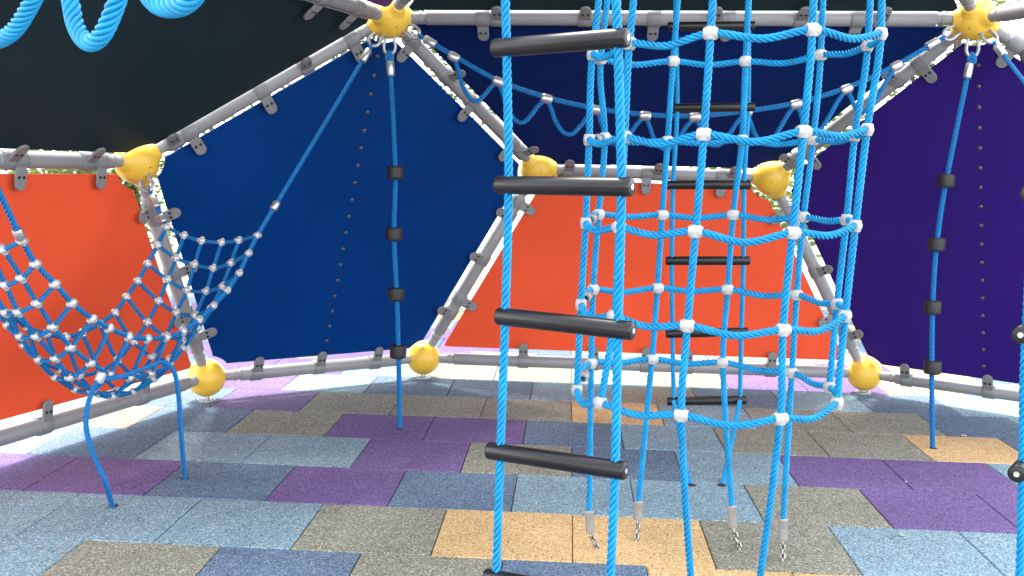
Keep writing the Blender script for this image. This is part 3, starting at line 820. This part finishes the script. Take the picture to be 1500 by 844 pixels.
for (x, y), s, mt_, lab in leaves:
    p = gz(x, y); a = rng.uniform(0, 6); mb = MB(); vs = []; n = 7
    for i in range(n):
        u = i/(n-1); wv = math.sin(u*math.pi)**.8*.36+.02
        for j, vv in enumerate((-1, 0, 1)):
            lx, ly = (u-.5)*s, vv*wv*s
            vs.append((p[0]+lx*math.cos(a)-ly*math.sin(a), p[1]+lx*math.sin(a)+ly*math.cos(a), .0025+s*.22*abs(vv)*rng.uniform(.6, 1.1)+s*.18*(u-.5)**2))
    f = []
    for i in range(n-1):
        for j in range(2): f.append((i*3+j, i*3+j+1, i*3+j+4, i*3+j+3))
    mb.add(vs, f)
    o = mb.build('fallen_leaf', mt_, origin=p); tag(o, lab, 'leaf', 'leaf scraps on the rubber tiles')
    md = o.modifiers.new('thick', 'SOLIDIFY'); md.thickness = .0008

# ------------------------------------------------------------------ planting beyond the dome
fm = bpy.data.materials.new('hedge_leaves'); fm.use_nodes = True
t = fm.node_tree; b = t.nodes['Principled BSDF']; b.inputs['Roughness'].default_value = .5
oi = t.nodes.new('ShaderNodeNewGeometry'); cr = t.nodes.new('ShaderNodeValToRGB')
cr.color_ramp.elements[0].color = (.10, .15, .035, 1); cr.color_ramp.elements[1].color = (.22, .28, .06, 1)
t.links.new(oi.outputs['Random Per Island'], cr.inputs[0]); t.links.new(cr.outputs[0], b.inputs['Base Color'])
tl = t.nodes.new('ShaderNodeBsdfTranslucent'); t.links.new(cr.outputs[0], tl.inputs[0]); ms = t.nodes.new('ShaderNodeMixShader'); ms.inputs[0].default_value = .5
t.links.new(b.outputs[0], ms.inputs[1]); t.links.new(tl.outputs[0], ms.inputs[2]); t.links.new(ms.outputs[0], t.nodes['Material Output'].inputs[0])
bark = mat('bark', (.10, .075, .05), .9, noise=(20, .3))
def shrub(cx, cy, rx, h, lab, n=11000):
    o = thing('shrub', (cx, cy, 0), lab, 'shrub', 'shrubs growing outside the dome')
    vs, fs = [], []
    cl = [(nr.normal(0, .42, 2)*rx, nr.uniform(.15, .95)*h, nr.uniform(.22, .42)*rx) for _ in range(22)]
    mb = MB()
    for i in range(n):
        (ox, oz, rr) = cl[nr.randint(len(cl))]
        d = nrm(nr.normal(0, 1, 3)); p = V(cx+ox[0], cy+ox[1], oz)+d*rr*nr.uniform(.5, 1.05)
        if p[2] < .05: p[2] = .05+nr.uniform(0, .3)
        a_, b_, n_ = frame(nrm(nr.normal(0, 1, 3))); s = nr.uniform(.03, .058)
        mb.add([p-a_*s, p-b_*s*.45+n_*.01, p+a_*s, p+b_*s*.45+n_*.01], [(0, 1, 2, 3)])
    mb.build('foliage', fm, o, smooth=False, origin=(cx, cy, 0))
    sb = MB()
    for i in range(7):
        a = nr.uniform(0, 6.28); q = V(cx+math.cos(a)*rx*.5, cy+math.sin(a)*rx*.5, h*.8)
        P = smooth_path([V(cx+nr.uniform(-.1, .1), cy+nr.uniform(-.1, .1), -.05), V(cx, cy, h*.3)+nr.normal(0, .06, 3), q], .1)
        sweep(sb, P, .03, k=6, taper=np.linspace(1, .3, len(P)))
    sb.build('stem', bark, o, origin=(cx, cy, 0))
places = [(-135, 'left of everything beyond the left orange panel'), (-68, 'beyond the left orange panel'), (-52, 'beyond the joint of the left orange and royal blue panels'),
          (-36, 'beyond the royal blue panel'), (-20, 'beyond the lower right edge of the royal blue panel'), (-5, 'beyond the middle of the central orange panel'),
          (9, 'beyond the right part of the central orange panel'), (24, 'beyond the joint of the central orange and purple panels'), (40, 'beyond the purple panel')]
for i, (a, txt) in enumerate(places):
    q = pol(a, 7.2+rng.uniform(-.4, .6), 0)
    shrub(q[0], q[1], 1.5, rng.uniform(4.6, 5.8) if a < 30 else 2.3, 'sunlit shrub outside the dome '+txt)
